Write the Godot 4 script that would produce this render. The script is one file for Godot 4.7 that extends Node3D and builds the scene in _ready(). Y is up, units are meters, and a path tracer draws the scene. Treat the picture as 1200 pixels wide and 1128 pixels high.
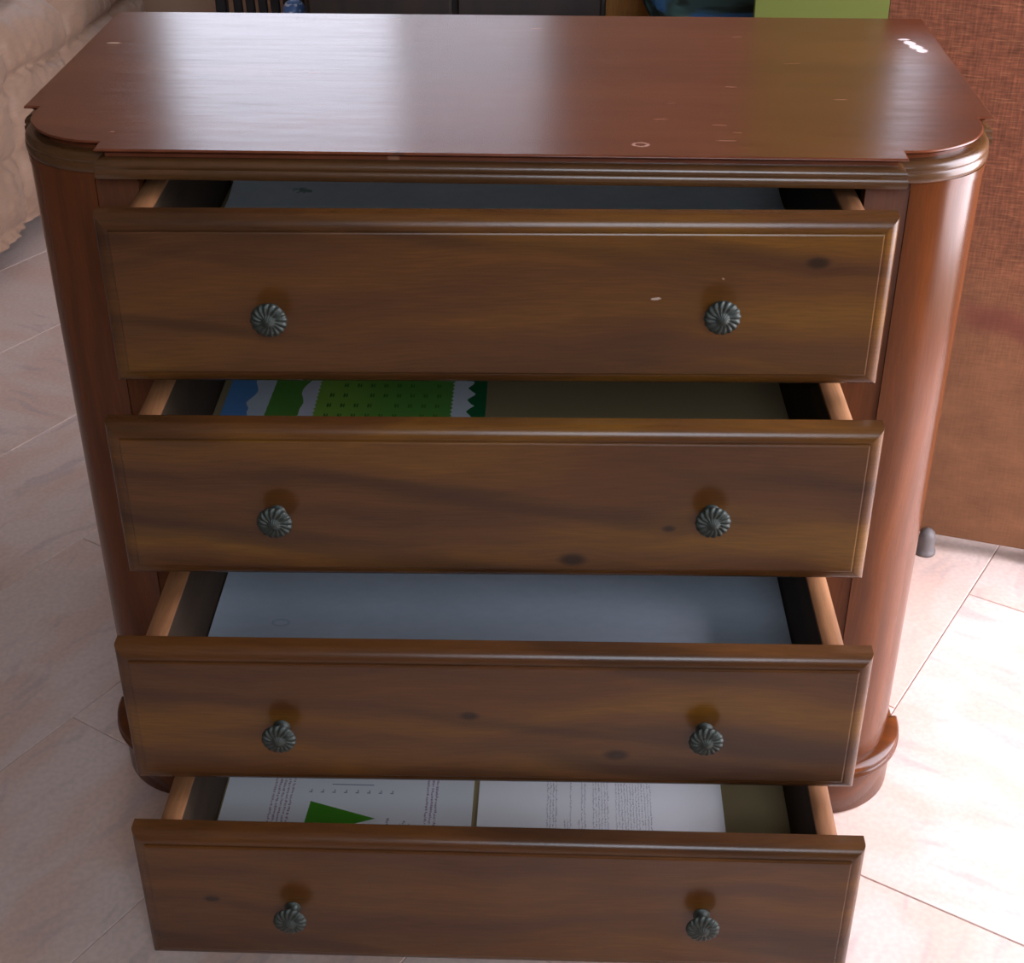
extends Node3D

const TAU8 := TAU / 8.0
const TOP_Y := 0.91          # height of the chest
const ROOM := [-3.3, 1.75, -3.3, 2.7, 3.1]   # left, right, back, front, height

var M := {}
var noise := FastNoiseLite.new()

# ------------------------------------------------------------------ set-up
func _ready() -> void:
	var cam := Camera3D.new()
	cam.name = "camera"
	cam.fov = rad_to_deg(2.0 * atan(564.0 / 1729.84))
	cam.near = 0.05
	cam.far = 60.0
	var b := Basis(Vector3(0.99922, -0.00138, -0.03958), Vector3(-0.01991, 0.84639, -0.53218), Vector3(0.03423, 0.53255, 0.8457))
	cam.transform = Transform3D(b.orthonormalized(), Vector3(0.0722, 1.4223, 1.4303))
	add_child(cam)
	cam.current = true

	var sky_mat := ProceduralSkyMaterial.new()
	sky_mat.sky_top_color = Color(0.80, 0.84, 0.93)
	sky_mat.sky_horizon_color = Color(0.95, 0.925, 0.945)
	sky_mat.ground_bottom_color = Color(0.55, 0.53, 0.5)
	sky_mat.ground_horizon_color = Color(0.8, 0.79, 0.78)
	sky_mat.sky_energy_multiplier = 1.0
	var sky := Sky.new()
	sky.sky_material = sky_mat
	var env := Environment.new()
	env.background_mode = Environment.BG_SKY
	env.sky = sky
	env.background_energy_multiplier = 7.2
	env.tonemap_mode = Environment.TONE_MAPPER_LINEAR
	env.tonemap_exposure = 0.75
	env.sdfgi_enabled = true
	env.ssao_enabled = true
	env.ssil_enabled = true
	var we := WorldEnvironment.new()
	we.name = "world_environment"
	we.environment = env
	add_child(we)

	# daylight that comes in through the open door on the right
	day_light("door_daylight", Vector3(1.70, 1.10, -0.05), Vector3(-1, -0.25, 0.0), Vector2(1.25, 1.85), 16.5, Color(0.985, 0.955, 1.0))

	# and through the window that faces the chest
	day_light("window_daylight", Vector3(0.50, 2.30, 2.66), Vector3(0, -0.35, -1), Vector2(1.0, 1.30), 12.6, Color(0.90, 0.95, 1.0))

	noise.noise_type = FastNoiseLite.TYPE_SIMPLEX_SMOOTH
	noise.seed = 7
	noise.frequency = 1.0
	noise.fractal_type = FastNoiseLite.FRACTAL_FBM
	noise.fractal_octaves = 3
	make_materials()
	build_room()
	build_floor()
	build_chest()
	build_papers()
	build_panel()
	build_bed()
	build_background()


func day_light(called: String, at: Vector3, towards: Vector3, size: Vector2, radiance: float, color: Color) -> void:
	var l := AreaLight3D.new()
	l.name = called
	l.area_size = size
	l.area_normalize_energy = true
	l.light_energy = radiance * size.x * size.y / PI
	l.light_color = color
	l.area_range = 20.0
	l.area_attenuation = 2.0
	l.shadow_enabled = true
	add_child(l)
	l.look_at_from_position(at, at + towards, Vector3.UP)


# ------------------------------------------------------------------ tree helpers
func thing(called: String, label: String, category: String, at := Vector3.ZERO, turn := 0.0, group := "") -> Node3D:
	var o := Node3D.new()
	o.name = called
	add_child(o, true)
	o.position = at
	o.rotation.y = turn
	tag(o, label, category, group)
	return o


func tag(o: Node, label: String, category: String, group := "") -> void:
	o.set_meta("label", label)
	o.set_meta("category", category)
	if group != "":
		o.set_meta("group", group)


func structure(called: String, label: String) -> Node3D:
	var o := Node3D.new()
	o.name = called
	add_child(o, true)
	o.set_meta("kind", "structure")
	o.set_meta("label", label)
	return o


func commit(st: SurfaceTool, called: String, mat: Material, parent: Node, at := Vector3.ZERO, turn := 0.0) -> MeshInstance3D:
	var o := MeshInstance3D.new()
	o.name = called
	o.mesh = st.commit()
	o.material_override = mat
	o.cast_shadow = GeometryInstance3D.SHADOW_CASTING_SETTING_ON
	parent.add_child(o, true)
	o.position = at
	o.rotation.y = turn
	return o


func begin() -> SurfaceTool:
	var st := SurfaceTool.new()
	st.begin(Mesh.PRIMITIVE_TRIANGLES)
	return st


# ------------------------------------------------------------------ shape helpers
func tri(st: SurfaceTool, p: Array, n: Array, uv: Array) -> void:
	var order := [0, 1, 2]
	if (p[2] - p[0]).cross(p[1] - p[0]).dot(n[0] + n[1] + n[2]) < 0.0:
		order = [0, 2, 1]
	for k in order:
		st.set_normal(n[k])
		st.set_uv(uv[k])
		st.add_vertex(p[k])


func quad(st: SurfaceTool, p: Array, n: Array, uv: Array) -> void:
	tri(st, [p[0], p[1], p[2]], [n[0], n[1], n[2]], [uv[0], uv[1], uv[2]])
	tri(st, [p[0], p[2], p[3]], [n[0], n[2], n[3]], [uv[0], uv[2], uv[3]])


func planar(axis: int, along: float, across: float, ou := 0.0, ov := 0.0) -> Callable:
	return func(p: Vector3, _n: Vector3) -> Vector2:
		var rest := p.x + p.y + p.z - p[axis]
		return Vector2(p[axis] / along + ou, rest / across + ov)


# An outline (plan a, b) swept along a profile of (outward offset, height), bottom first.
func moulded(st: SurfaceTool, ol: PackedVector2Array, prof: Array, uvf: Callable, xf := Transform3D(), top := true, bottom := true) -> void:
	var n := ol.size()
	var area := 0.0
	for i in n:
		area += ol[i].cross(ol[(i + 1) % n])
	var sg := 1.0 if area > 0.0 else -1.0
	var sn: Array[Vector2] = []
	for i in n:
		var d := (ol[(i + 1) % n] - ol[i]).normalized()
		sn.append(Vector2(d.y, -d.x) * sg)
	var miter: Array[Vector2] = []
	var na: Array[Vector2] = []
	var nb: Array[Vector2] = []
	for i in n:
		var q := sn[(i + n - 1) % n]
		var dt := q.dot(sn[i])
		miter.append((q + sn[i]) / maxf(1.0 + dt, 0.3))
		na.append((q + sn[i]).normalized() if dt > 0.8 else sn[i])
	for i in n:
		var nx := sn[(i + 1) % n]
		nb.append((sn[i] + nx).normalized() if sn[i].dot(nx) > 0.8 else sn[i])
	var k := prof.size()
	var pn: Array[Vector2] = []
	for j in k - 1:
		var t: Vector2 = (prof[j + 1] - prof[j]).normalized()
		pn.append(Vector2(t.y, -t.x))
	var bs := xf.basis.orthonormalized()
	for j in k - 1:
		var n0 := pn[j]
		var n1 := pn[j]
		if j > 0 and pn[j - 1].dot(pn[j]) > 0.7:
			n0 = (pn[j - 1] + pn[j]).normalized()
		if j < k - 2 and pn[j + 1].dot(pn[j]) > 0.7:
			n1 = (pn[j + 1] + pn[j]).normalized()
		for i in n:
			var i2 := (i + 1) % n
			var a0: Vector2 = ol[i] + miter[i] * prof[j].x
			var b0: Vector2 = ol[i2] + miter[i2] * prof[j].x
			var a1: Vector2 = ol[i] + miter[i] * prof[j + 1].x
			var b1: Vector2 = ol[i2] + miter[i2] * prof[j + 1].x
			var ps := [xf * Vector3(a0.x, prof[j].y, a0.y), xf * Vector3(b0.x, prof[j].y, b0.y), xf * Vector3(b1.x, prof[j + 1].y, b1.y), xf * Vector3(a1.x, prof[j + 1].y, a1.y)]
			var ns := [bs * Vector3(na[i].x * n0.x, n0.y, na[i].y * n0.x), bs * Vector3(nb[i].x * n0.x, n0.y, nb[i].y * n0.x), bs * Vector3(nb[i].x * n1.x, n1.y, nb[i].y * n1.x), bs * Vector3(na[i].x * n1.x, n1.y, na[i].y * n1.x)]
			var us := []
			for q in 4:
				us.append(uvf.call(ps[q], ns[q]))
			quad(st, ps, ns, us)
	for cap in 2:
		if (cap == 0 and not bottom) or (cap == 1 and not top):
			continue
		var pr: Vector2 = prof[0] if cap == 0 else prof[k - 1]
		var poly := PackedVector2Array()
		for i in n:
			poly.append(ol[i] + miter[i] * pr.x)
		var nn := bs * Vector3(0, -1 if cap == 0 else 1, 0)
		var ids := Geometry2D.triangulate_polygon(poly)
		for t in range(0, ids.size(), 3):
			var ps2 := []
			var us2 := []
			for q in 3:
				var v := poly[ids[t + q]]
				ps2.append(xf * Vector3(v.x, pr.y, v.y))
				us2.append(uvf.call(ps2[q], nn))
			tri(st, ps2, [nn, nn, nn], us2)


# a box with chamfered edges; c is its centre
func box(st: SurfaceTool, c: Vector3, s: Vector3, bev: float, uvf: Callable, basis := Basis()) -> void:
	var x := s.x / 2.0
	var z := s.z / 2.0
	var y := s.y / 2.0
	var ol := PackedVector2Array([Vector2(-x + bev, -z), Vector2(x - bev, -z), Vector2(x, -z + bev), Vector2(x, z - bev), Vector2(x - bev, z), Vector2(-x + bev, z), Vector2(-x, z - bev), Vector2(-x, -z + bev)])
	moulded(st, ol, [Vector2(-bev, -y), Vector2(0, -y + bev), Vector2(0, y - bev), Vector2(-bev, y)], uvf, Transform3D(basis, c))


# a turned shape about +y of xf; prof is (radius, height)
func lathe(st: SurfaceTool, prof: Array, segs: int, xf: Transform3D, wobble = null) -> void:
	var pts := []
	for j in prof.size():
		var row := []
		for i in segs + 1:
			var a := TAU * i / segs
			var r: float = prof[j].x
			if wobble != null:
				r = wobble.call(r, a, j)
			row.append(Vector3(cos(a) * r, prof[j].y, sin(a) * r))
		pts.append(row)
	grid(st, pts, xf)


# a grid of points to a smooth surface, closed or open; normals out of the grid itself
func grid(st: SurfaceTool, pts: Array, xf := Transform3D(), uvs = null, flip := false) -> void:
	var h := pts.size()
	var w: int = pts[0].size()
	var ns := []
	var wraps: bool = (pts[h / 2][0] - pts[h / 2][w - 1]).length() < 1e-6
	for j in h:
		var row := []
		for i in w:
			var i0 := i - 1
			var i1 := i + 1
			if i0 < 0:
				i0 = w - 2 if wraps else 0
			if i1 >= w:
				i1 = 1 if wraps else w - 1
			var du: Vector3 = pts[j][i1] - pts[j][i0]
			var dv: Vector3 = pts[mini(j + 1, h - 1)][i] - pts[maxi(j - 1, 0)][i]
			var nn := dv.cross(du)
			if nn.length() < 1e-12:
				nn = Vector3.UP if j > h / 2 else Vector3.DOWN
				if flip:
					nn = -nn
			row.append(nn.normalized() * (-1.0 if flip else 1.0))
		ns.append(row)
	var bs := xf.basis.orthonormalized()
	for j in h - 1:
		for i in w - 1:
			var q := [[j, i], [j, i + 1], [j + 1, i + 1], [j + 1, i]]
			var ps := []
			var nn2 := []
			var us := []
			for c in q:
				ps.append(xf * pts[c[0]][c[1]])
				nn2.append(bs * ns[c[0]][c[1]])
				us.append(uvs.call(pts[c[0]][c[1]], float(c[1]) / (w - 1), float(c[0]) / (h - 1)) if uvs != null else Vector2(float(c[1]) / (w - 1), float(c[0]) / (h - 1)))
			quad(st, ps, nn2, us)


func rect(x0: float, y0: float, x1: float, y1: float) -> PackedVector2Array:
	return PackedVector2Array([Vector2(x0, y0), Vector2(x1, y0), Vector2(x1, y1), Vector2(x0, y1)])


# ------------------------------------------------------------------ materials
func std(c: Color, rough := 0.8, spec := 0.5) -> StandardMaterial3D:
	var m := StandardMaterial3D.new()
	m.albedo_color = c
	m.roughness = rough
	m.metallic_specular = spec
	return m


func picture(w: int, h: int, f: Callable) -> ImageTexture:
	var d := PackedByteArray()
	d.resize(w * h * 3)
	var at := 0
	for y in h:
		for x in w:
			var c: Color = f.call(x / float(w), y / float(h))
			d[at] = clampi(int(c.r * 255.0), 0, 255)
			d[at + 1] = clampi(int(c.g * 255.0), 0, 255)
			d[at + 2] = clampi(int(c.b * 255.0), 0, 255)
			at += 3
	return ImageTexture.create_from_image(Image.create_from_data(w, h, false, Image.FORMAT_RGB8, d))


func smooth(a: float, b2: float, x: float) -> float:
	return smoothstep(a, b2, x)


# wood with the grain along u; knots are [u, v, radius] with v in units of the texture's height
func wood(w: int, h: int, lu: float, lv: float, sd: float, dark: Color, mid: Color, light: Color, knots := []) -> ImageTexture:
	return picture(w, h, func(u: float, v: float) -> Color:
		var x := u * lu
		var y := v * lv
		var sink := 0.0
		for k in knots:
			var dx: float = (u - k[0]) * lu
			var dy: float = (v - k[1]) * lv
			var r: float = k[2]
			var e := exp(-(dx * dx / (9.0 * r * r) + dy * dy / (2.2 * r * r)))
			y += dy * e * -0.75
			sink = maxf(sink, smooth(1.25, 0.4, sqrt(dx * dx / 2.6 + dy * dy * 1.4) / r))
		var warp := noise.get_noise_2d(x * 1.9 + sd, y * 3.5 + sd) * 0.03
		var figure := noise.get_noise_2d(x * 1.6 + sd * 3.0, (y + warp) * 19.0) * 0.5 + 0.5
		var band := noise.get_noise_2d(x * 0.9 - sd, (y + warp * 1.7) * 9.0 + sd) * 0.5 + 0.5
		var stain := smooth(0.1, 0.62, noise.get_noise_2d(x * 1.1 + sd * 5.0, y * 11.0 - x * 1.3 + sd)) * (0.7 if sd == 2.0 else 0.0)
		var pore := noise.get_noise_2d(x * 16.0 + sd, (y + warp * 0.4) * 380.0)
		var c := mid.lerp(light, smooth(0.45, 0.85, band * 0.65 + figure * 0.35))
		c = c.lerp(dark, smooth(0.60, 0.22, figure * 0.55 + band * 0.45) * 0.7)
		c = c.lerp(dark * 0.62, stain * 0.75) * (1.0 + pore * 0.11)
		return c.lerp(dark * 0.45, sink * 0.75))


func marks_on(t: ImageTexture, marks: Array) -> ImageTexture:
	# small scratches and chips: [u, v, half length u, half width v, turn, colour, strength, ring]
	var im := t.get_image()
	var w := im.get_width()
	var h := im.get_height()
	for k in marks:
		var cx: float = k[0] * w
		var cy: float = k[1] * h
		var rx: float = k[2] * w
		var ry: float = k[3] * h
		var reach := int(maxf(rx, ry) * 1.3) + 2
		for y in range(maxi(0, int(cy) - reach), mini(h, int(cy) + reach + 1)):
			for x in range(maxi(0, int(cx) - reach), mini(w, int(cx) + reach + 1)):
				var p := Vector2(x - cx, y - cy).rotated(-k[4])
				var e := Vector2(p.x / rx, p.y / ry).length() + noise.get_noise_2d(x * 0.21, y * 0.27) * 0.25
				var a: float = smooth(1.1, 0.75, e) if not k[7] else smooth(0.3, 0.1, absf(e - 0.85))
				if a > 0.0:
					im.set_pixel(x, y, im.get_pixel(x, y).lerp(k[5], a * k[6]))
	return ImageTexture.create_from_image(im)


func varnish(t: Texture2D, rough: float, spec := 0.5) -> StandardMaterial3D:
	var m := std(Color.WHITE, rough, spec)
	m.albedo_texture = t
	return m


func make_materials() -> void:
	var rng := RandomNumberGenerator.new()
	rng.seed = 11
	# chest
	var dk := Color8(64, 38, 21)
	var md := Color8(84, 52, 23)
	var lt := Color8(102, 68, 20)
	M.fronts = varnish(wood(1024, 1024, 0.84, 0.80, 2.0, dk, md, lt, [[0.8832, 0.070, 0.008], [0.60, 0.46, 0.010], [0.47, 0.615, 0.007], [0.66, 0.68, 0.009], [0.12, 0.88, 0.006], [0.72, 0.41, 0.005]]), 0.26, 0.42)
	M.fronts.albedo_texture = marks_on(M.fronts.albedo_texture, [[0.693, 0.119, 0.007, 0.002, -0.1, Color8(190, 175, 165), 0.8, false], [0.772, 0.0915, 0.002, 0.0012, 0.6, Color8(180, 165, 150), 0.6, false]])
	M.case = varnish(wood(768, 512, 0.95, 0.55, 9.0, Color8(70, 37, 18), Color8(90, 47, 21), Color8(104, 55, 21)), 0.20, 0.37)
	M.stile = varnish(M.case.albedo_texture, 0.5, 0.3)
	M.edging = varnish(wood(512, 256, 1.06, 0.3, 43.0, Color8(58, 36, 20), Color8(76, 50, 28), Color8(92, 60, 30)), 0.26, 0.5)
	var chip := Color8(236, 226, 226)
	var marks := [
		[0.6363, 0.9343, 0.0085, 0.0125, 0.0, Color8(190, 160, 150), 0.75, true],
		[0.9565, 0.188, 0.0075, 0.0075, 0.0, chip, 1.0, false],
		[0.9608, 0.218, 0.0070, 0.022, -0.25, chip, 1.0, false],
		[0.9650, 0.250, 0.0080, 0.024, -0.2, chip, 1.0, false],
		[0.9690, 0.278, 0.0070, 0.018, 0.1, chip, 1.0, false],
		[0.1678, 0.534, 0.007, 0.009, 0.0, Color8(40, 28, 26), 0.9, false],
		[0.231, 0.740, 0.004, 0.008, 0.0, Color8(38, 27, 24), 0.9, false],
		[0.229, 0.362, 0.003, 0.006, 0.0, Color8(48, 33, 28), 0.8, false],
		[0.0345, 0.279, 0.009, 0.006, 0.05, Color8(210, 190, 160), 0.8, false],
	]
	for k in 46:
		marks.append([rng.randf(), rng.randf(), rng.randf_range(0.002, 0.011), rng.randf_range(0.0016, 0.004), rng.randf_range(-0.25, 0.25), Color8(58, 38, 32) if rng.randf() < 0.55 else Color8(196, 160, 140), rng.randf_range(0.15, 0.45), false])
	M.top = varnish(marks_on(wood(1280, 640, 1.06, 0.53, 31.0, Color8(84, 42, 26), Color8(98, 51, 31), Color8(106, 58, 33)), marks), 0.27, 0.5)
	M.top.roughness = 1.0
	M.top.roughness_texture = picture(512, 512, func(u: float, v: float) -> Color:
		var n1 := noise.get_noise_2d(u * 5.0 + 3.0, v * 34.0) * 0.08 + noise.get_noise_2d(u * 14.0, v * 150.0) * 0.05
		return Color(0.22 + n1 * 0.45, 0.22 + n1 * 0.45, 0.22 + n1 * 0.45))
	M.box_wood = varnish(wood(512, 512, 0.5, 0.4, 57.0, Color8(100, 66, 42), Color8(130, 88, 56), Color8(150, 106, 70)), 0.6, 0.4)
	M.shaded_inside = varnish(wood(256, 256, 0.5, 0.4, 71.0, Color8(52, 40, 30), Color8(66, 52, 38), Color8(76, 60, 44)), 0.7, 0.3)  # wood toned down so its colour carries the shade inside the drawers
	M.pewter = std(Color8(50, 57, 52), 0.5)
	M.pewter.metallic = 0.4
	# floor
	M.grout = std(Color8(168, 142, 136), 0.9)
	M.marble = varnish(picture(768, 768, func(u: float, v: float) -> Color:
		var x := u * 4.0
		var y := v * 4.0
		var wx := noise.get_noise_2d(x * 0.7, y * 0.7 + 40.0) * 0.5
		var cloud := noise.get_noise_2d(x * 0.6 + wx, y * 1.9 - wx) * 0.5 + 0.5
		var streak := noise.get_noise_2d(x * 1.1 + 9.0 + wx, y * 5.5 + wx * 2.0) * 0.5 + 0.5
		var c := Color8(208, 188, 178).lerp(Color8(205, 176, 162), smooth(0.35, 0.75, cloud))
		c = c.lerp(Color8(176, 158, 154), smooth(0.58, 0.86, streak) * 0.55)
		return c * (1.0 + noise.get_noise_2d(x * 26.0, y * 26.0) * 0.05)), 0.38, 0.45)
	# room
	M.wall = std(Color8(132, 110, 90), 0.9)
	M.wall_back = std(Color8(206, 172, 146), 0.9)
	M.ceiling = std(Color8(140, 134, 128), 0.95)
	M.trim = std(Color8(120, 78, 52), 0.5)
	M.white_frame = std(Color8(226, 222, 214), 0.5)
	M.glass = std(Color(1, 1, 1, 0.06), 0.02)
	M.glass.transparency = BaseMaterial3D.TRANSPARENCY_ALPHA
	M.dimming_net = std(Color(0.80, 0.78, 0.75, 0.60), 0.9)
	M.dimming_net.transparency = BaseMaterial3D.TRANSPARENCY_ALPHA
	M.board = std(Color8(150, 132, 98), 0.7, 0.3)
	# brown panel
	M.panel = varnish(picture(512, 1024, func(u: float, v: float) -> Color:
		var x := u * 0.62
		var y := v * 0.96
		var weave := smooth(0.80, 0.22, v + noise.get_noise_2d(x * 3.0, y * 3.0) * 0.12)
		var warp := noise.get_noise_2d(x * 260.0, y * 22.0 + 9.0)
		var weft := noise.get_noise_2d(x * 26.0 + 4.0, y * 330.0)
		var c := Color8(114, 78, 54).lerp(Color8(104, 62, 43), weave)
		c = c * (1.0 + noise.get_noise_2d(x * 9.0, y * 16.0) * 0.10 + (warp * 0.22 + weft * 0.24) * (0.25 + 0.75 * weave))
		var pale := smooth(0.30, 0.62, noise.get_noise_2d(x * 14.0 + 60.0, y * 420.0)) * weave
		c = c.lerp(Color8(160, 116, 80), pale * 0.4)
		var line := y - (0.545 + (x - 0.24) * 0.25) + noise.get_noise_2d(x * 14.0, 3.0) * 0.014
		c = c.lerp(Color8(92, 46, 40), smooth(0.034, 0.004, absf(line)) * 0.55 * smooth(0.14, 0.20, x))
		return c), 0.85, 0.3)
	M.panel.heightmap_enabled = false
	M.rubber = std(Color8(96, 90, 88), 0.55)
	# cloth
	M.quilt = varnish(picture(512, 512, func(u: float, v: float) -> Color:
		return Color8(160, 130, 108) * (1.0 + noise.get_noise_2d(u * 260.0, v * 40.0) * 0.05 + noise.get_noise_2d(u * 7.0, v * 7.0) * 0.05)), 0.55, 0.4)
	M.quilt.rim_enabled = true
	M.quilt.rim = 0.25
	M.quilt.rim_tint = 0.6
	M.mattress = std(Color8(120, 104, 88), 0.9)
	M.dark_wood = varnish(wood(256, 256, 0.6, 0.5, 83.0, Color8(24, 17, 14), Color8(33, 23, 18), Color8(40, 27, 21)), 0.5, 0.4)
	M.ochre = varnish(wood(256, 256, 0.6, 0.5, 97.0, Color8(150, 98, 42), Color8(178, 118, 54), Color8(190, 132, 64)), 0.6, 0.4)
	M.green = std(Color8(102, 112, 50), 0.55)
	M.green_dark = std(Color8(74, 94, 46), 0.6)
	M.black = std(Color8(24, 26, 32), 0.5)
	M.teal = varnish(picture(256, 256, func(u: float, v: float) -> Color:
		var n1 := noise.get_noise_2d(u * 5.0, v * 5.0)
		var n2 := noise.get_noise_2d(u * 7.0 + 30.0, v * 6.0)
		var c := Color8(70, 90, 88).lerp(Color8(96, 130, 126), smooth(-0.1, 0.5, n1))
		c = c.lerp(Color8(70, 116, 170), smooth(0.05, 0.4, n2) * smooth(0.75, 0.2, u))
		return c.lerp(Color8(50, 60, 56), smooth(0.1, 0.45, noise.get_noise_2d(u * 9.0 + 70.0, v * 9.0)))), 0.9, 0.2)
	M.ball = varnish(picture(128, 128, func(u: float, v: float) -> Color:
		return Color8(84, 120, 178).lerp(Color8(206, 214, 224), smooth(0.25, 0.45, noise.get_noise_2d(u * 6.0 + 5.0, v * 9.0) + 0.35 * sin(v * 28.0)))), 0.4)
	# papers
	M.sheet = varnish(picture(256, 256, func(u: float, v: float) -> Color:
		var c := Color8(228, 232, 236) * (1.0 + noise.get_noise_2d(u * 30.0, v * 30.0) * 0.02 + noise.get_noise_2d(u * 4.0, v * 5.0) * 0.03)
		if Vector2((u - 0.13) / 0.02, (v - 0.08) / 0.014).length() + noise.get_noise_2d(u * 90.0, v * 90.0) * 0.9 < 0.8:
			c = c.lerp(Color8(120, 150, 132), 0.75)
		return c), 0.6, 0.4)
	M.sheet_plain = varnish(picture(256, 256, func(u: float, v: float) -> Color:
		var c := Color8(164, 173, 184) * (1.0 + noise.get_noise_2d(u * 30.0, v * 30.0) * 0.02 + noise.get_noise_2d(u * 4.0 + 8.0, v * 5.0) * 0.03)
		var d := Vector2((u - 0.115) / 0.018, (v - 0.52) / 0.02).length()
		return c.lerp(Color8(120, 130, 140), 0.5 * smooth(0.25, 0.0, absf(d - 0.8)))), 0.5, 0.45)
	M.calendar = print_calendar()
	M.graph = print_graph()
	M.letter = print_letter()


# ------------------------------------------------------------------ prints (flat)
func print_calendar() -> StandardMaterial3D:
	var t := picture(640, 320, func(u: float, v: float) -> Color:
		# u runs along the drawer from the left, v from the back to the front
		var zig := absf(fposmod(v * 34.0, 1.0) - 0.5) * 0.016
		var big := noise.get_noise_2d(v * 3.2 + 2.0, 1.0)
		var c := Color8(96, 146, 204)
		if u > 0.105 + big * 0.06 - (v - 0.5) * 0.02:
			c = Color8(206, 212, 222)
		if u > 0.165 - (v - 0.5) * 0.03:
			c = Color8(92, 146, 62)
		if u > 0.275 + noise.get_noise_2d(v * 2.4 + 9.0, 7.0) * 0.07 + absf(v - 0.45) * 0.05:
			c = Color8(214, 212, 222)
		if u > 0.345 + zig:
			c = Color8(140, 178, 72).lerp(Color8(100, 160, 70), smooth(0.35, 0.75, u))
		if u > 0.865 + zig:
			c = Color8(224, 228, 236)
		if u > 0.925 + absf(fposmod(v * 11.0, 1.0) - 0.5) * 0.07 * (0.6 + 0.8 * absf(noise.get_noise_2d(v * 9.0, 3.0))):
			c = Color8(28, 104, 58)
		return c)
	var im := t.get_image()
	# the rows of dates
	for r in 12:
		for k in 9:
			if (k + r * 5) % 7 == 3:
				continue
			var x := 250 + k * 33 + (r * 3) % 5
			var y := 14 + r * 25
			var ink := Color8(44, 92, 30).lerp(Color8(60, 120, 28), clampf(k / 6.0, 0.0, 1.0))
			im.fill_rect(Rect2i(x, y, 4, 9), ink)
			im.fill_rect(Rect2i(x + 7, y, 3, 9), ink)
			im.fill_rect(Rect2i(x, y + 4, 9, 2), ink)
	return varnish(ImageTexture.create_from_image(im), 0.45, 0.45)


func ink_column(im: Image, x: int, y0: int, y1: int, wide: int, ink: Color, rng: RandomNumberGenerator) -> void:
	# a line of type that runs from back to front: short strokes, too small to read
	var y := y0
	while y < y1:
		var step := rng.randi_range(3, 7)
		im.fill_rect(Rect2i(x + rng.randi_range(0, 2), y, wide - rng.randi_range(0, 2), step - 1), ink)
		y += step + (rng.randi_range(3, 5) if rng.randf() < 0.22 else 1)


func print_graph() -> StandardMaterial3D:
	var rng := RandomNumberGenerator.new()
	rng.seed = 5
	var im := Image.create(768, 512, false, Image.FORMAT_RGB8)
	im.fill(Color8(232, 234, 238))
	for k in 5:
		ink_column(im, 146 + k * 14, 50, 470, 7, Color8(166, 134, 158), rng)
	for k in 3:
		ink_column(im, 622 + k * 14, 80, 440, 7, Color8(158, 128, 160), rng)
	ink_column(im, 508, 270, 400, 8, Color8(140, 120, 150), rng)
	ink_column(im, 558, 280, 410, 7, Color8(160, 156, 170), rng)
	for k in 4:
		ink_column(im, 575 - k * 9, 290, 420, 4, Color8(168, 168, 176), rng)
	# the scale above the triangle
	im.fill_rect(Rect2i(326, 132, 130, 4), Color8(150, 150, 170))
	for k in 8:
		im.fill_rect(Rect2i(258 + k * 36, 166, 10, 4), Color8(140, 140, 160))
		im.fill_rect(Rect2i(264 + k * 36, 156, 3, 12), Color8(140, 140, 160))
	# the green triangle
	for y in range(200, 360):
		for x in range(262, 480):
			var q := Vector2(x, y)
			if Geometry2D.is_point_in_polygon(q, PackedVector2Array([Vector2(268, 206), Vector2(474, 272), Vector2(258, 352)])):
				im.set_pixel(x, y, Color8(70, 140, 34))
	return varnish(ImageTexture.create_from_image(im), 0.5, 0.45)


func print_letter() -> StandardMaterial3D:
	var rng := RandomNumberGenerator.new()
	rng.seed = 9
	var im := Image.create(768, 512, false, Image.FORMAT_RGB8)
	im.fill(Color8(240, 240, 243))
	var x := 216
	for k in 37:
		var y0 := 96
		if k in [4, 5, 9, 10, 14, 15, 22, 23]:
			x += 9
			continue
		if k in [6, 7, 11]:
			y0 = 250
		ink_column(im, x, y0 + rng.randi_range(0, 12), 480, 4, Color8(172, 172, 182), rng)
		x += 9
	return varnish(ImageTexture.create_from_image(im), 0.5, 0.45)


# ------------------------------------------------------------------ room
func slab_box(parent: Node, called: String, lo: Vector3, hi: Vector3, mat: Material, bev := 0.0015) -> MeshInstance3D:
	var st := begin()
	box(st, (lo + hi) / 2.0, hi - lo, bev, planar(0, 1.0, 1.0))
	return commit(st, called, mat, parent)


func wall_with_hole(called: String, label: String, along_x: bool, at: float, thick: float, lo: float, hi: float, holes: Array) -> void:
	# holes are [from, to, sill, head], sorted along the wall
	var o := structure(called, label)
	var top: float = ROOM[4]
	var spans := []
	var x := lo
	for h in holes:
		spans.append([x, h[0], 0.0, top])
		if h[2] > 0.0:
			spans.append([h[0], h[1], 0.0, h[2]])
		spans.append([h[0], h[1], h[3], top])
		x = h[1]
	spans.append([x, hi, 0.0, top])
	for s in spans:
		var a := Vector3(s[0], s[2], minf(at, at + thick)) if along_x else Vector3(minf(at, at + thick), s[2], s[0])
		var c := Vector3(s[1], s[3], maxf(at, at + thick)) if along_x else Vector3(maxf(at, at + thick), s[3], s[1])
		slab_box(o, "wall_section", a, c, M.wall_back if called == "wall_back" else M.wall, 0.0)


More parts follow.
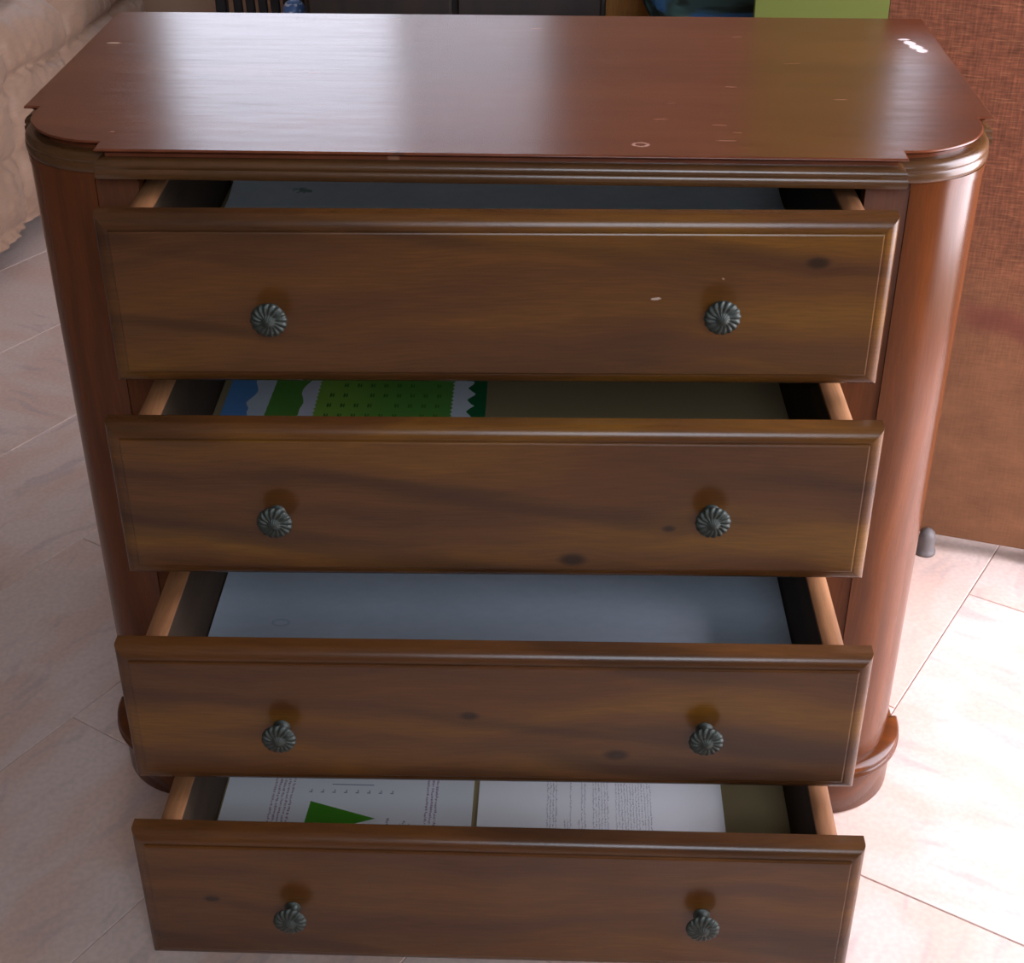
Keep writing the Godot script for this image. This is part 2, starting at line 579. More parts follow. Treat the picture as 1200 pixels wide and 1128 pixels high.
func window(called: String, label: String, x0: float, x1: float, y0: float, y1: float, z: float, bars: Array) -> void:
	var o := structure(called, label)
	var w := 0.05
	var zz := 0.04
	var u := planar(1, 1.0, 1.0)
	var st := begin()
	box(st, Vector3((x0 + x1) / 2, y0 + w / 2, z), Vector3(x1 - x0, w, zz * 2), 0.004, u)
	box(st, Vector3((x0 + x1) / 2, y1 - w / 2, z), Vector3(x1 - x0, w, zz * 2), 0.004, u)
	box(st, Vector3(x0 + w / 2, (y0 + y1) / 2, z), Vector3(w, y1 - y0 - 2 * w, zz * 2), 0.004, u)
	box(st, Vector3(x1 - w / 2, (y0 + y1) / 2, z), Vector3(w, y1 - y0 - 2 * w, zz * 2), 0.004, u)
	commit(st, "window_frame", M.white_frame, o)
	var xs := [x0 + w]
	for b in bars:
		var sb := begin()
		box(sb, Vector3(b, (y0 + y1) / 2, z), Vector3(0.045, y1 - y0 - 2 * w, zz * 2), 0.004, u)
		commit(sb, "mullion", M.white_frame, o)
		xs.append(b - 0.0225)
		xs.append(b + 0.0225)
	xs.append(x1 - w)
	for k in range(0, xs.size(), 2):
		var sp := begin()
		box(sp, Vector3((xs[k] + xs[k + 1]) / 2, (y0 + y1) / 2, z), Vector3(xs[k + 1] - xs[k], y1 - y0 - 2 * w, 0.004), 0.0, u)
		commit(sp, "pane", M.glass, o)


func build_room() -> void:
	var l: float = ROOM[0]
	var r: float = ROOM[1]
	var bk: float = ROOM[2]
	var f: float = ROOM[3]
	var h: float = ROOM[4]
	var win := [[-1.30, 0.03, 0.95, 2.35], [1.08, 1.27, 1.3, 2.35]]
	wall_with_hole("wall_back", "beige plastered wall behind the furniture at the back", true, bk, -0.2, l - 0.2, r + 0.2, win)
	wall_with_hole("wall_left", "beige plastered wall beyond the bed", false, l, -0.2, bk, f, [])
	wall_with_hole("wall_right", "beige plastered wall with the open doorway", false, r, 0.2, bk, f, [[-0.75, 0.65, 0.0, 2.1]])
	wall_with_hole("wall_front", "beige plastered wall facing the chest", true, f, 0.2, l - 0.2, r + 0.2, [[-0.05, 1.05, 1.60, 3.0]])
	var c := structure("ceiling", "white ceiling")
	slab_box(c, "ceiling_slab", Vector3(l - 0.2, h, bk - 0.2), Vector3(r + 0.2, h + 0.15, f + 0.2), M.ceiling, 0.0)
	window("window_1", "wide two-pane window in the wall behind the chest", win[0][0], win[0][1], 0.95, 2.35, bk - 0.1, [-0.47])
	var dimming_net := begin()  # added, unseen curtain: dims the right pane as reflected in the chest top
	var folds := []
	for j in 2:
		var row := []
		for i in 61:
			row.append(Vector3(-0.45 + 0.50 * i / 60.0, 0.93 + 1.5 * j, bk + 0.04 + 0.012 * sin(i * 1.1)))
		folds.append(row)
	grid(dimming_net, folds)
	commit(dimming_net, "added_net_curtain", M.dimming_net, get_node("window_1"))
	window("window_2", "narrow side window in the wall behind the chest", win[1][0], win[1][1], 1.3, 2.35, bk - 0.1, [])
	window("window_3", "window in the wall facing the chest", -0.05, 1.05, 1.60, 3.0, f + 0.1, [])
	var d := structure("door_1", "frame of the open doorway at the right")
	var st := begin()
	box(st, Vector3(r + 0.1, 1.05, -0.77), Vector3(0.24, 2.1, 0.04), 0.004, planar(1, 1, 1))
	commit(st, "door_jamb", M.trim, d)
	st = begin()
	box(st, Vector3(r + 0.1, 1.05, 0.67), Vector3(0.24, 2.1, 0.04), 0.004, planar(1, 1, 1))
	commit(st, "door_jamb", M.trim, d)
	st = begin()
	box(st, Vector3(r + 0.1, 2.12, -0.05), Vector3(0.24, 0.04, 1.48), 0.004, planar(2, 1, 1))
	commit(st, "door_head", M.trim, d)
	var bb := structure("baseboard_back", "brown skirting board along the back wall")
	slab_box(bb, "skirting", Vector3(l, 0.0, bk), Vector3(r, 0.08, bk + 0.015), M.trim, 0.003)
	bb = structure("baseboard_left", "brown skirting board along the left wall")
	slab_box(bb, "skirting", Vector3(l, 0.0, bk + 0.015), Vector3(l + 0.015, 0.08, f), M.trim, 0.003)


func build_floor() -> void:
	var o := structure("floor", "polished pink marble tile floor laid on the diagonal")
	slab_box(o, "grout_bed", Vector3(ROOM[0] - 0.2, -0.12, ROOM[2] - 0.2), Vector3(ROOM[1] + 0.2, -0.0018, ROOM[3] + 0.2), M.grout, 0.0)
	var s := 0.3305
	var t := deg_to_rad(-59.4)
	var nn := Vector2(-sin(t), cos(t))       # across the first set of joints
	var mm := Vector2(nn.y, -nn.x)
	var n0 := 0.035
	var m0 := 0.1545
	var room := rect(ROOM[0], ROOM[2], ROOM[1], ROOM[3])
	var g := 0.0008
	var whole := rect(-s + g, -s / 2 + g, s - g, s / 2 - g)
	var prof := [Vector2(0, -0.010), Vector2(0, -0.0009), Vector2(-0.0009, 0.0)]
	var shared: Array[Mesh] = []
	for k in 10:
		var st := begin()
		var off := Vector2(fposmod(k * 0.37, 1.0), fposmod(k * 0.61, 1.0))
		var rot := (k % 4) * PI / 2 if k % 3 else 0.0
		moulded(st, whole, prof, func(p: Vector3, _q: Vector3) -> Vector2: return Vector2(p.x, p.z).rotated(rot) / 1.1 + off, Transform3D(), true, false)
		shared.append(st.commit())
	var turn := -atan2(mm.y, mm.x)
	for i in range(-18, 19):
		for j in range(-10, 11):
			var c := nn * (n0 + (i + 0.5) * s) + mm * (m0 + (j * 2 + 1 + posmod(i, 2) - 1) * s)
			if not Rect2(ROOM[0], ROOM[2], ROOM[1] - ROOM[0], ROOM[3] - ROOM[2]).grow(s * 1.3).has_point(c):
				continue
			var poly := PackedVector2Array()
			for q in whole:
				poly.append(c + mm * q.x + nn * q.y)
			var inside := Geometry2D.intersect_polygons(poly, room)
			if inside.is_empty():
				continue
			var tile := MeshInstance3D.new()
			tile.name = "tile"
			var full := true
			for q in poly:
				full = full and Geometry2D.is_point_in_polygon(q, room)
			if full:
				tile.mesh = shared[posmod(i * 7 + j * 3, 10)]
				tile.position = Vector3(c.x, 0, c.y)
				tile.rotation.y = turn
			else:
				var st := begin()
				moulded(st, inside[0], prof, func(p: Vector3, _q: Vector3) -> Vector2: return Vector2(p.x, p.z) / 1.1, Transform3D(), true, false)
				tile.mesh = st.commit()
			tile.material_override = M.marble
			o.add_child(tile, true)


# ------------------------------------------------------------------ chest of drawers
func arc(c: Vector2, r: float, a0: float, a1: float, n: int) -> PackedVector2Array:
	var out := PackedVector2Array()
	for i in n + 1:
		var a := lerpf(a0, a1, float(i) / n)
		out.append(c + Vector2(cos(a), sin(a)) * r)
	return out


func mirrored(half: PackedVector2Array) -> PackedVector2Array:
	# half runs from the back right corner to the front; the whole outline goes round
	var out := half.duplicate()
	for i in range(half.size() - 1, -1, -1):
		out.append(Vector2(-half[i].x, half[i].y))
	return out


const DRAWERS := [   # top of the front, its height, how far out, turn, sideways
	[0.868, 0.187, 0.053, 0.0265, 0.0],
	[0.6665, 0.188, 0.1195, 0.0226, 0.0],
	[0.4463, 0.186, 0.210, 0.0168, 0.0015],
	[0.2402, 0.1945, 0.277, 0.0061, 0.0074],
]
const KNOB_X := 0.2285


func build_chest() -> void:
	var o := thing("chest_of_drawers", "reddish brown varnished wooden chest with four drawers pulled open", "chest of drawers")
	# top
	var half := PackedVector2Array([Vector2(0.526, -0.529), Vector2(0.526, -0.134), Vector2(0.509, -0.134)])
	half.append_array(arc(Vector2(0.412, -0.121), 0.0975, 0.0, PI / 2, 22))
	half.append_array(PackedVector2Array([Vector2(0.4115, 0.0)]))
	var ol := mirrored(half)
	var st := begin()
	var prof := [Vector2(-0.009, 0.8990), Vector2(-0.009, 0.9030), Vector2(-0.0060, 0.9055), Vector2(-0.0008, 0.9072), Vector2(0.0, 0.9084), Vector2(-0.0006, 0.9096), Vector2(-0.0018, 0.910)]
	moulded(st, ol, prof, func(p: Vector3, _n: Vector3) -> Vector2: return Vector2(p.x / 1.06 + 0.5, clampf((p.z + 0.53) / 0.53, 0.005, 0.995)))
	commit(st, "top", M.top, o)
	# the moulded edge under it stands a little further out, most of all at the corners
	half = PackedVector2Array([Vector2(0.527, -0.5295), Vector2(0.527, -0.133), Vector2(0.517, -0.133)])
	half.append_array(arc(Vector2(0.412, -0.121), 0.1055, 0.0, PI / 2, 26))
	half.append_array(PackedVector2Array([Vector2(0.412, 0.0015)]))
	st = begin()
	moulded(st, mirrored(half), [Vector2(-0.0035, 0.878), Vector2(0.0, 0.8792), Vector2(0.001, 0.8815), Vector2(0.001, 0.8880), Vector2(-0.0005, 0.8895), Vector2(0.0002, 0.8915), Vector2(0.0000, 0.8945), Vector2(-0.0020, 0.8975), Vector2(-0.0055, 0.8992), Vector2(-0.0085, 0.8996)], planar(0, 1.06, 0.3, 0.5, -2.5))
	commit(st, "top_edging", M.edging, o)
	# thin band under the rounded corners of the top, then the corner columns
	for s in [-1.0, 1.0]:
		var col := PackedVector2Array([Vector2(0.422, -0.16), Vector2(0.515, -0.16)])
		col.append_array(arc(Vector2(0.422, -0.115), 0.093, 0.0, PI / 2, 26))
		var cc := PackedVector2Array()
		for q in col:
			cc.append(Vector2(q.x * s, q.y))
		st = begin()
		var su: float = s
		moulded(st, cc, [Vector2(0, 0.08), Vector2(0, 0.869), Vector2(0.001, 0.8695), Vector2(0.001, 0.878)], func(p: Vector3, _n: Vector3) -> Vector2: return Vector2(p.y / 0.95 + 0.02, (p.x * su - p.z * 0.9) / 0.55 - (0.72 if su > 0 else 0.45)))
		commit(st, "column", M.case, o)
		# side board behind the column
		st = begin()
		box(st, Vector3(s * 0.5015, 0.479, -0.341), Vector3(0.025, 0.798, 0.362), 0.001, planar(1, 0.95, 0.55, 0.3, 0.1))
		commit(st, "side_panel", M.case, o)
		# flat stile between column and drawers
		st = begin()
		box(st, Vector3(s * 0.3993, 0.479, -0.0345), Vector3(0.0450, 0.798, 0.022), 0.0004, planar(1, 0.95, 0.55, 0.0, 0.37 + s * 0.2))
		commit(st, "stile", M.stile, o)
	st = begin()
	box(st, Vector3(0, 0.479, -0.5245), Vector3(0.978, 0.798, 0.006), 0.001, planar(0, 0.5, 0.4))
	commit(st, "back_panel", M.shaded_inside, o)
	for y in [0.6735, 0.4625, 0.2505]:
		st = begin()
		box(st, Vector3(0, y, -0.0345), Vector3(0.7538, 0.018, 0.020), 0.001, planar(0, 0.95, 0.55, 0.2, y))
		commit(st, "rail", M.case, o)
	st = begin()
	box(st, Vector3(0, 0.0775, -0.27), Vector3(0.95, 0.012, 0.48), 0.001, planar(0, 0.5, 0.4))
	commit(st, "bottom_board", M.shaded_inside, o)
	# plinth
	half = PackedVector2Array([Vector2(0.530, -0.529), Vector2(0.530, -0.185), Vector2(0.518, -0.168), Vector2(0.520, -0.115)])
	half.append_array(arc(Vector2(0.422, -0.115), 0.104, 0.0, PI / 2, 24))
	st = begin()
	moulded(st, mirrored(half), [Vector2(-0.003, 0.0), Vector2(0, 0.003), Vector2(0.0, 0.062), Vector2(0.006, 0.064), Vector2(0.0085, 0.067), Vector2(0.0085, 0.071), Vector2(0.006, 0.0735), Vector2(0.0075, 0.0755), Vector2(0.0075, 0.079), Vector2(0.004, 0.083), Vector2(-0.006, 0.085), Vector2(-0.0112, 0.0852)], planar(0, 0.95, 0.3, 0.3, 0.1), Transform3D(), true, false)
	commit(st, "plinth", M.case, o)
	for k in 4:
		build_drawer(o, k)


func drawer_frame(k: int) -> Transform3D:
	var d: Array = DRAWERS[k]
	return Transform3D(Basis(Vector3.UP, d[3]), Vector3(d[4], d[0], d[2]))


func build_drawer(o: Node3D, k: int) -> void:
	var d: Array = DRAWERS[k]
	var dr := Node3D.new()
	dr.name = "drawer"
	o.add_child(dr, true)
	dr.transform = drawer_frame(k)
	var h: float = d[1]
	# front: lipped, with a quarter-round and a fillet all round
	var st := begin()
	var prof := [Vector2(-0.004, -0.014), Vector2(0, -0.013), Vector2(0, 0.0)]
	for i in range(1, 8):
		var a := PI / 2 * i / 7.0
		prof.append(Vector2(-0.0145 * (1.0 - cos(a)), 0.0115 * sin(a)))
	prof.append_array([Vector2(-0.0150, 0.0113), Vector2(-0.0152, 0.0136), Vector2(-0.0166, 0.0142)])
	var to_front := Transform3D(Basis(Vector3(1, 0, 0), Vector3(0, 0, 1), Vector3(0, -1, 0)), Vector3.ZERO)
	moulded(st, rect(-0.40, 0.0, 0.40, h), prof, func(p: Vector3, _n: Vector3) -> Vector2: return Vector2(p.x / 0.84 + 0.5, k * 0.25 + 0.01 + (-p.y + p.z * 0.3) / 0.2 * 0.245), to_front)
	commit(st, "front", M.fronts, dr)
	# box
	var bh := 0.158 if k < 3 else 0.142
	var back := -0.452
	for s in [-1.0, 1.0]:
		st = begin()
		# board coloured dark for the shade inside; paler rounded rim for the lit top
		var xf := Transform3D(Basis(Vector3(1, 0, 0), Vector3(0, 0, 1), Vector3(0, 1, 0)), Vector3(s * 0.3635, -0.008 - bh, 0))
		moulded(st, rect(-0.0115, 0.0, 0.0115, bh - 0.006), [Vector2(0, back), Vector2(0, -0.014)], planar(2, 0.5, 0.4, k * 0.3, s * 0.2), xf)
		commit(st, "side_board", M.shaded_inside, dr)
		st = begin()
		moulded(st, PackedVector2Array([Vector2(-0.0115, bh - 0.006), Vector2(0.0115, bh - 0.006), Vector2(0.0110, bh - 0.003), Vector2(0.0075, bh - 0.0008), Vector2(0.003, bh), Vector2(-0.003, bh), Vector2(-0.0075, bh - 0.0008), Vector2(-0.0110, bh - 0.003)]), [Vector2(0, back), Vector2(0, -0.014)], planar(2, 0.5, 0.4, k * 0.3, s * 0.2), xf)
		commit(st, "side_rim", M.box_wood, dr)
	st = begin()
	box(st, Vector3(0, -0.008 - bh / 2 - 0.004, back + 0.008), Vector3(0.7035, bh - 0.012, 0.014), 0.001, planar(0, 0.5, 0.4, 0.1, k * 0.21))
	commit(st, "back_board", M.box_wood, dr)
	st = begin()
	box(st, Vector3(0, -0.139, (back - 0.014) / 2 + 0.0075), Vector3(0.7035, 0.005, -back - 0.029), 0.0005, planar(0, 0.5, 0.4, 0.4, k * 0.17))
	commit(st, "bottom_board", M.board, dr)
	for s in [-1.0, 1.0]:
		knob(dr, Vector3(s * KNOB_X - 0.0, -h / 2 + (-0.008 if s < 0 else -0.003), 0.0138), 0.4 * k + s)


func knob(parent: Node3D, at: Vector3, spin: float) -> void:
	var st := begin()
	var xf := Transform3D(Basis(Vector3(1, 0, 0), Vector3(0, 0, 1), Vector3(0, -1, 0)), Vector3.ZERO)
	# stalk and back of the rosette
	lathe(st, [Vector2(0.0, 0.0), Vector2(0.0095, 0.0), Vector2(0.0095, 0.0015), Vector2(0.0065, 0.003), Vector2(0.0055, 0.010), Vector2(0.008, 0.0135), Vector2(0.0145, 0.0165), Vector2(0.0175, 0.0185)], 40, xf)
	# petals: a scalloped rim with swirling grooves up to a small boss
	var rows := []
	var prof := [Vector2(0.0175, 0.0185), Vector2(0.0188, 0.0200), Vector2(0.0182, 0.0222), Vector2(0.0162, 0.0240), Vector2(0.0135, 0.0250), Vector2(0.0105, 0.0252), Vector2(0.0082, 0.0246), Vector2(0.0066, 0.0252), Vector2(0.0046, 0.0270), Vector2(0.0024, 0.0280), Vector2(0.0, 0.0283)]
	var cut := [0.0, 0.8, 1.0, 1.0, 1.0, 0.9, 0.5, 0.25, 0.3, 0.15, 0.0]
	var seg := 128
	for j in prof.size():
		var row := []
		for i in seg + 1:
			var a := TAU * i / seg
			var lobes := absf(sin((a + spin + j * 0.05) * 8.0))
			var r: float = prof[j].x * (1.0 - cut[j] * 0.07 * (1.0 - lobes))
			row.append(Vector3(cos(a) * r, prof[j].y - cut[j] * 0.0017 * (1.0 - lobes), sin(a) * r))
		rows.append(row)
	grid(st, rows, xf)
	commit(st, "knob", M.pewter, parent, at)


# ------------------------------------------------------------------ papers lying in the drawers
func paper(called: String, label: String, k: int, x0: float, x1: float, z0: float, z1: float, mat: Material, lift: Callable, turn := 0.0) -> void:
	var o := thing(called, label, "paper")
	o.transform = drawer_frame(k) * Transform3D(Basis(Vector3.UP, turn), Vector3((x0 + x1) / 2, -0.1362, (z0 + z1) / 2))
	var rows := []
	var under := []
	var nx := 28
	var nz := 14
	for j in nz + 1:
		var row := []
		var low := []
		for i in nx + 1:
			var u := float(i) / nx
			var v := float(j) / nz
			var p := Vector3((u - 0.5) * (x1 - x0), 0.0007 + lift.call(u, v), (v - 0.5) * (z1 - z0))
			row.append(p)
			low.append(p - Vector3(0, 0.0004, 0))
		rows.append(row)
		under.append(low)
	var st := begin()
	grid(st, rows)
	grid(st, under, Transform3D(), null, true)
	commit(st, "sheet", mat, o)


func build_papers() -> void:
	var flat := func(_u: float, _v: float) -> float: return 0.0
	paper("paper_liner", "blue-grey paper liner with a green ink smudge in the top drawer", 0, -0.346, 0.350, -0.436, -0.03, M.sheet, func(u: float, v: float) -> float: return 0.012 * smooth(0.12, 0.0, v) + 0.0015 * (1.0 + sin(u * 9.0)) * v)
	paper("calendar_page", "green calendar page with blue and white bands in the second drawer", 1, -0.3425, -0.018, -0.40, -0.07, M.calendar, flat, -0.005)
	paper("paper_liner", "plain blue-grey paper liner covering the bottom of the third drawer", 2, -0.350, 0.3505, -0.42, -0.025, M.sheet_plain, func(u: float, _v: float) -> float: return 0.010 * smooth(0.985, 1.0, u) + 0.006 * smooth(0.01, 0.0, u))
	paper("printed_sheet", "white printed sheet with a green triangle in the bottom drawer", 3, -0.349, -0.0375, -0.27, -0.055, M.graph, func(u: float, v: float) -> float: return 0.002 * smooth(0.9, 1.0, u) + 0.001 * v)
	paper("printed_sheet", "white sheet of grey printed text beside the green triangle sheet", 3, -0.031, 0.272, -0.27, -0.055, M.letter, func(u: float, v: float) -> float: return 0.004 * smooth(0.8, 1.0, u) + 0.001 * v, -0.004)


# ------------------------------------------------------------------ brown panel at the right
func build_panel() -> void:
	var dir := Vector3(0.9692, 0, 0.2462)
	var turn := -atan2(dir.z, dir.x)
	var o := thing("fibreboard_panel", "rough brown fibrous board standing behind the right of the chest", "panel", Vector3(0.514, 0, -0.681), turn)
	var st := begin()
	# local x runs along the board, z towards the camera
	var outline := PackedVector2Array([Vector2(0.0, 0.038), Vector2(0.330, 0.031), Vector2(0.334, 0.014), Vector2(0.62, 0.014), Vector2(0.62, 0.985), Vector2(0.0, 0.985)])
	var xf := Transform3D(Basis(Vector3(1, 0, 0), Vector3(0, 0, 1), Vector3(0, 1, 0)), Vector3.ZERO)
	moulded(st, outline, [Vector2(-0.001, -0.018), Vector2(0, -0.017), Vector2(0, -0.001), Vector2(-0.001, 0.0)], func(p: Vector3, _n: Vector3) -> Vector2: return Vector2(p.x / 0.62, 1.0 - p.y / 0.99), xf)
	commit(st, "board", M.panel, o)
	for x in [0.175, 0.56]:
		st = begin()
		lathe(st, [Vector2(0.0, 0.0), Vector2(0.017, 0.0), Vector2(0.018, 0.004), Vector2(0.0165, 0.008), Vector2(0.0140, 0.012), Vector2(0.0135, 0.032), Vector2(0.012, 0.040), Vector2(0.006, 0.046), Vector2(0.0, 0.047)], 24, Transform3D())
		commit(st, "foot", M.rubber, o, Vector3(x, 0, 0.006))
	st = begin()
	box(st, Vector3(0.31, 0.50, -0.032), Vector3(0.60, 0.03, 0.024), 0.002, planar(0, 0.6, 0.5))
	commit(st, "batten", M.ochre, o)
	st = begin()
	box(st, Vector3(0.31, 0.075, -0.032), Vector3(0.60, 0.03, 0.024), 0.002, planar(0, 0.6, 0.5))
	commit(st, "batten", M.ochre, o)


# ------------------------------------------------------------------ bed and quilt
func build_bed() -> void:
	var turn := -deg_to_rad(7.0)
	var at := Vector3(-1.14, 0, -2.75)   # the foot corner nearest the back wall; the bed runs towards -x and +z
	var bw := 1.60
	var bl := 1.25
	var hgt := 0.50
	var bed := thing("bed", "low bed almost hidden beneath the beige quilt", "bed", at, turn)
	var st := begin()
	box(st, Vector3(-bl / 2 - 0.06, 0.34, bw / 2), Vector3(bl - 0.10, 0.22, bw - 0.14), 0.03, planar(0, 1, 1))
	commit(st, "mattress", M.mattress, bed)
	st = begin()
	box(st, Vector3(-bl / 2 - 0.06, 0.20, bw / 2), Vector3(bl - 0.16, 0.06, bw - 0.2), 0.005, planar(0, 1, 1))
	commit(st, "bed_frame", M.dark_wood, bed)
	for q in [Vector2(-0.18, 0.14), Vector2(-0.18, bw - 0.14), Vector2(-bl + 0.04, 0.14), Vector2(-bl + 0.04, bw - 0.14)]:
		st = begin()
		box(st, Vector3(q.x, 0.085, q.y), Vector3(0.06, 0.17, 0.06), 0.004, planar(1, 1, 1))
		commit(st, "leg", M.dark_wood, bed)
	# the quilt: a sheet folded over the edges, puffed between its seams
	var o := thing("quilt", "beige quilted comforter draped over the bed beside the chest", "quilt", at, turn)
	var r := 0.09
	var hang := 0.455
	var arcl := PI / 2 * r
	var reach := hang - r + arcl
	var step := 0.0105
	var na := int((bl - 2 * r + 2 * reach) / step)
	var nb := int((bw - 2 * r + 2 * reach) / step)
	var rows := []
	for j in nb + 1:
		var row := []
		for i in na + 1:
			var a := -bl + r - reach + (bl - 2 * r + 2 * reach) * i / na
			var bb := r - reach + (bw - 2 * r + 2 * reach) * j / nb
			var ca := clampf(a, -bl + r, -r)
			var cb := clampf(bb, r, bw - r)
			var off := Vector2(a - ca, bb - cb)
			var d := minf(off.length(), reach)
			var dir := off.normalized()
			var p := Vector3(ca, hgt, cb)
			var n := Vector3.UP
			if d > 0.0:
				if d < arcl:
					var g := d / r
					p += Vector3(dir.x * sin(g) * r, -(1.0 - cos(g)) * r, dir.y * sin(g) * r)
					n = Vector3(dir.x * sin(g), cos(g), dir.y * sin(g))
				else:
					p += Vector3(dir.x * r, -r - (d - arcl), dir.y * r)
					n = Vector3(dir.x, 0.12, dir.y).normalized()
			# seams: bowed lines both ways
			var sa := a + 0.012 * sin(bb * 5.0) + noise.get_noise_2d(a * 2.2, bb * 2.2) * 0.03
			var sb := bb + 0.03 * sin(a * 6.0 + 1.0) + noise.get_noise_2d(a * 2.0 + 20.0, bb * 2.0) * 0.05
			var pu := absf(sin((sa - 0.078) * PI / 0.159))
			var pv := absf(sin(sb * PI / 0.30 + 0.3))
			var groove := (1.0 - 0.85 * exp(-asin(pu) * 0.159 / PI / 0.011)) * (1.0 - 0.85 * exp(-asin(pv) * 0.30 / PI / 0.011))
			var puff := 0.022 * groove + 0.026 * pow(pu, 0.7) * pow(pv, 0.5)
			puff += noise.get_noise_2d(a * 9.0 + 3.0, bb * 30.0) * 0.012 * (1.25 - pu) + noise.get_noise_2d(a * 34.0, bb * 9.0 + 6.0) * 0.007
			if d >= arcl:
				puff += noise.get_noise_2d(a * 4.0 + 50.0, bb * 4.0) * 0.012 * (d - arcl) / (reach - arcl)
			p += n * puff
			p.y = maxf(p.y, 0.012)
			row.append(p)
		rows.append(row)
	st = begin()
	grid(st, rows, Transform3D(), func(p: Vector3, u: float, v: float) -> Vector2: return Vector2(u * 2.0, v * 1.8))
	commit(st, "cover", M.quilt, o)


# ------------------------------------------------------------------ what shows behind the chest
func build_background() -> void:
	# green cupboard
	var g := thing("green_cupboard", "lime green cupboard behind the right end of the chest", "cupboard", Vector3(0.425, 0, -1.50), deg_to_rad(-15.5))
	var st := begin()
	box(st, Vector3(0.135, 0.99, -0.20), Vector3(0.27, 1.90, 0.38), 0.003, planar(1, 1, 1))
	commit(st, "body", M.green_dark, g)
	st = begin()
	box(st, Vector3(0.135, 1.0, -0.0), Vector3(0.268, 1.86, 0.018), 0.003, planar(1, 1, 1))
	var door := commit(st, "door", M.green, g)
	st = begin()
	lathe(st, [Vector2(0, 0), Vector2(0.006, 0), Vector2(0.006, 0.012), Vector2(0.012, 0.018), Vector2(0.012, 0.024), Vector2(0, 0.027)], 16, Transform3D(Basis(Vector3(1, 0, 0), Vector3(0, 0, 1), Vector3(0, -1, 0)), Vector3.ZERO))
	commit(st, "handle", M.pewter, door, Vector3(0.03, 1.02, 0.009))
	for q in [Vector2(0.03, -0.03), Vector2(0.24, -0.03), Vector2(0.03, -0.37), Vector2(0.24, -0.37)]:
		st = begin()
		box(st, Vector3(q.x, 0.02, q.y), Vector3(0.04, 0.04, 0.04), 0.003, planar(1, 1, 1))
		commit(st, "foot", M.black, g)
	# dark sideboard
	var s := thing("sideboard", "dark brown wooden sideboard directly behind the middle of the chest", "sideboard", Vector3(-0.188, 0, -1.90))
	st = begin()
	box(st, Vector3(0, 0.46, -0.2), Vector3(0.67, 0.80, 0.40), 0.003, planar(0, 0.6, 0.5))
	commit(st, "body", M.dark_wood, s)
	st = begin()
	box(st, Vector3(0, 0.875, -0.19), Vector3(0.69, 0.03, 0.43), 0.006, planar(0, 0.6, 0.5))
	commit(st, "top", M.dark_wood, s)
	for k in 2:
		st = begin()
		box(st, Vector3(-0.166 + 0.332 * k, 0.46, 0.008), Vector3(0.318, 0.74, 0.018), 0.004, planar(1, 0.6, 0.5, 0.0, k * 0.4))
		var dd := commit(st, "door", M.dark_wood, s)
		st = begin()
		lathe(st, [Vector2(0, 0), Vector2(0.006, 0), Vector2(0.006, 0.01), Vector2(0.011, 0.016), Vector2(0.009, 0.022), Vector2(0, 0.024)], 16, Transform3D(Basis(Vector3(1, 0, 0), Vector3(0, 0, 1), Vector3(0, -1, 0)), Vector3.ZERO))
		commit(st, "handle", M.pewter, dd, Vector3(-0.03 + 0.06 * k, 0.42, 0.017))
	for q in [Vector2(-0.3, -0.04), Vector2(0.3, -0.04), Vector2(-0.3, -0.36), Vector2(0.3, -0.36)]:
		st = begin()
		box(st, Vector3(q.x, 0.03, q.y), Vector3(0.05, 0.06, 0.05), 0.003, planar(1, 1, 1))
		commit(st, "foot", M.dark_wood, s)
	# ochre crate standing on end
	var c := thing("ochre_crate", "ochre wooden box standing upright between sideboard and teal cushion", "crate", Vector3(0.28, 0, -2.42))
	for x in [-0.13, 0.13]:
		st = begin()
		box(st, Vector3(x, 0.4, -0.12), Vector3(0.016, 0.8, 0.24), 0.002, planar(1, 0.6, 0.5))
		commit(st, "side", M.ochre, c)
	st = begin()
	box(st, Vector3(0, 0.4, 0.006), Vector3(0.276, 0.8, 0.012), 0.002, planar(1, 0.6, 0.5, 0.3))
	commit(st, "front", M.ochre, c)
	for y in [0.008, 0.792]:
		st = begin()
		box(st, Vector3(0, y, -0.12), Vector3(0.244, 0.016, 0.24), 0.002, planar(0, 0.6, 0.5))
		commit(st, "end", M.ochre, c)
	# low bench with the teal cushion
	var b := thing("low_bench", "dark low bench under the teal patterned cushion", "bench", Vector3(0.415, 0, -2.08))
	st = begin()
	box(st, Vector3(0, 0.44, 0), Vector3(0.34, 0.03, 0.24), 0.004, planar(0, 0.6, 0.5))
	commit(st, "seat", M.dark_wood, b)
	for q in [Vector2(-0.14, -0.09), Vector2(0.14, -0.09), Vector2(-0.14, 0.09), Vector2(0.14, 0.09)]:
		st = begin()
		box(st, Vector3(q.x, 0.2125, q.y), Vector3(0.035, 0.425, 0.035), 0.003, planar(1, 0.6, 0.5))
		commit(st, "leg", M.dark_wood, b)
	var cu := thing("teal_cushion", "dark teal and blue mottled cushion leaning next to the green cupboard", "cushion", Vector3(0.415, 0.455, -2.07))
	var rows := []
	for j in 25:
		var v := PI * (float(j) / 24 - 0.5)
		var row := []
		for i in 49:
			var a := TAU * i / 48.0
			var e := func(x: float, p: float) -> float: return signf(x) * pow(absf(x), p)
			var rad: float = pow(cos(v), 0.7)
			var crease := 1.0 + noise.get_noise_3d(cos(a) * 2.0, v * 1.5, sin(a) * 2.0) * 0.07
			row.append(Vector3(e.call(cos(a), 0.5) * rad * 0.182 * crease, 0.19 + 0.19 * e.call(sin(v), 0.6), e.call(sin(a), 0.8) * rad * 0.085 * crease))
		rows.append(row)
	st = begin()
	grid(st, rows)
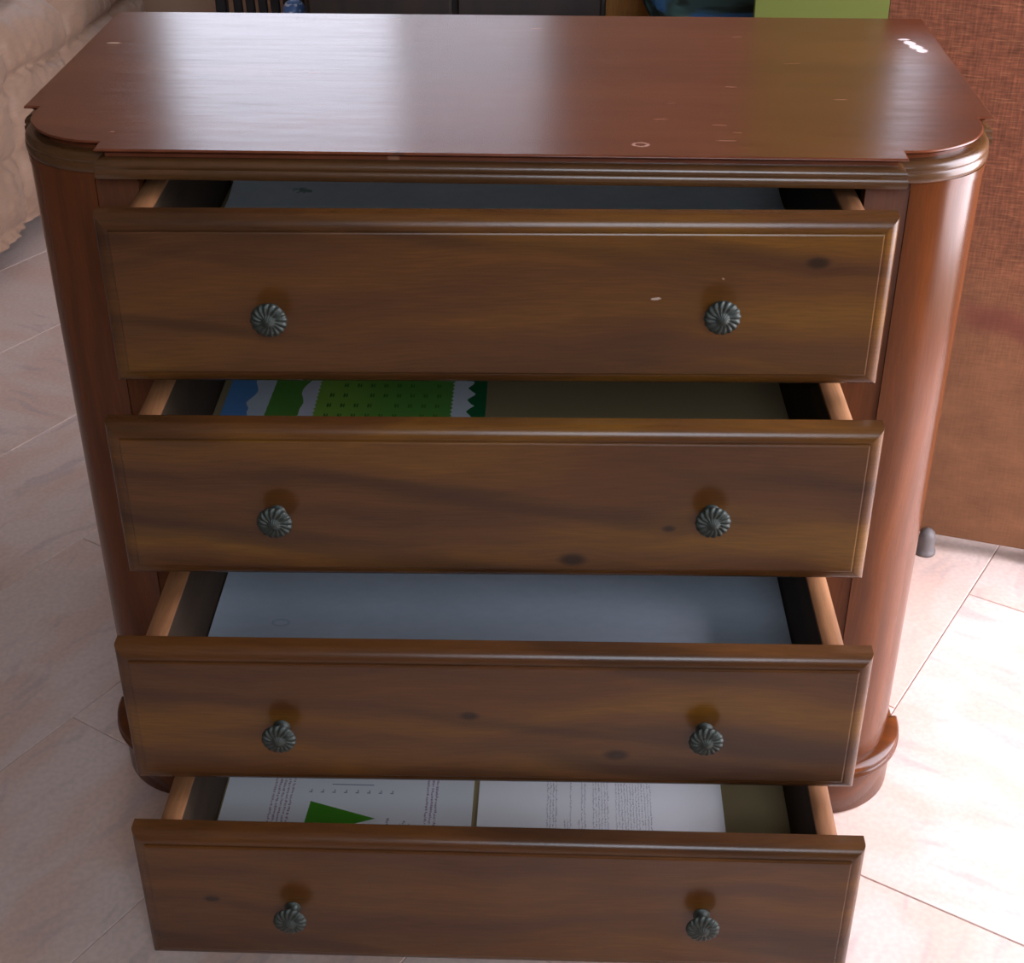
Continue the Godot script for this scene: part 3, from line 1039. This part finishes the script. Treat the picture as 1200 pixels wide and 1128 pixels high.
	commit(st, "cover", M.teal, cu)
	# black slatted rack, free-standing on two feet
	var ch := thing("slatted_rack", "black rack of upright slats standing beyond the beige quilt", "rack", Vector3(-0.66, 0, -2.50))
	for x in [-0.19, 0.19]:
		st = begin()
		box(st, Vector3(x, 0.42, 0), Vector3(0.03, 0.80, 0.03), 0.004, planar(1, 1, 1))
		commit(st, "post", M.black, ch)
		st = begin()
		box(st, Vector3(x, 0.0125, 0), Vector3(0.034, 0.025, 0.26), 0.004, planar(2, 1, 1))
		commit(st, "foot", M.black, ch)
	for k in 10:
		st = begin()
		box(st, Vector3(-0.1485 + k * 0.0330, 0.455, 0), Vector3(0.024, 0.70, 0.012), 0.003, planar(1, 1, 1), Basis(Vector3(0, 0, 1), 0.035))
		commit(st, "slat", M.black, ch)
	for y in [0.11, 0.80]:
		st = begin()
		box(st, Vector3(0, y, 0), Vector3(0.35, 0.04, 0.022), 0.004, planar(0, 1, 1))
		commit(st, "cross_rail", M.black, ch)
	# stool with a small ball
	var sl := thing("stool", "small dark stool holding the blue ball beside the sideboard", "stool", Vector3(-0.61, 0, -2.12))
	st = begin()
	lathe(st, [Vector2(0, 0.453), Vector2(0.058, 0.453), Vector2(0.062, 0.458), Vector2(0.062, 0.470), Vector2(0.058, 0.475), Vector2(0.0, 0.475)], 28, Transform3D())
	commit(st, "seat", M.dark_wood, sl)
	for k in 3:
		var a2 := TAU * k / 3.0
		st = begin()
		box(st, Vector3(cos(a2) * 0.04, 0.2265, sin(a2) * 0.04), Vector3(0.018, 0.453, 0.018), 0.003, planar(1, 1, 1))
		commit(st, "leg", M.dark_wood, sl)
	var ba := thing("ball", "small blue and white ball in front of the black slats", "ball", Vector3(-0.585, 0.475, -2.10))
	st = begin()
	var bp := []
	for j in 17:
		var v2 := PI * (float(j) / 16 - 0.5)
		bp.append(Vector2(cos(v2) * 0.028, 0.028 + sin(v2) * 0.028))
	lathe(st, bp, 28, Transform3D())
	commit(st, "shell", M.ball, ba)
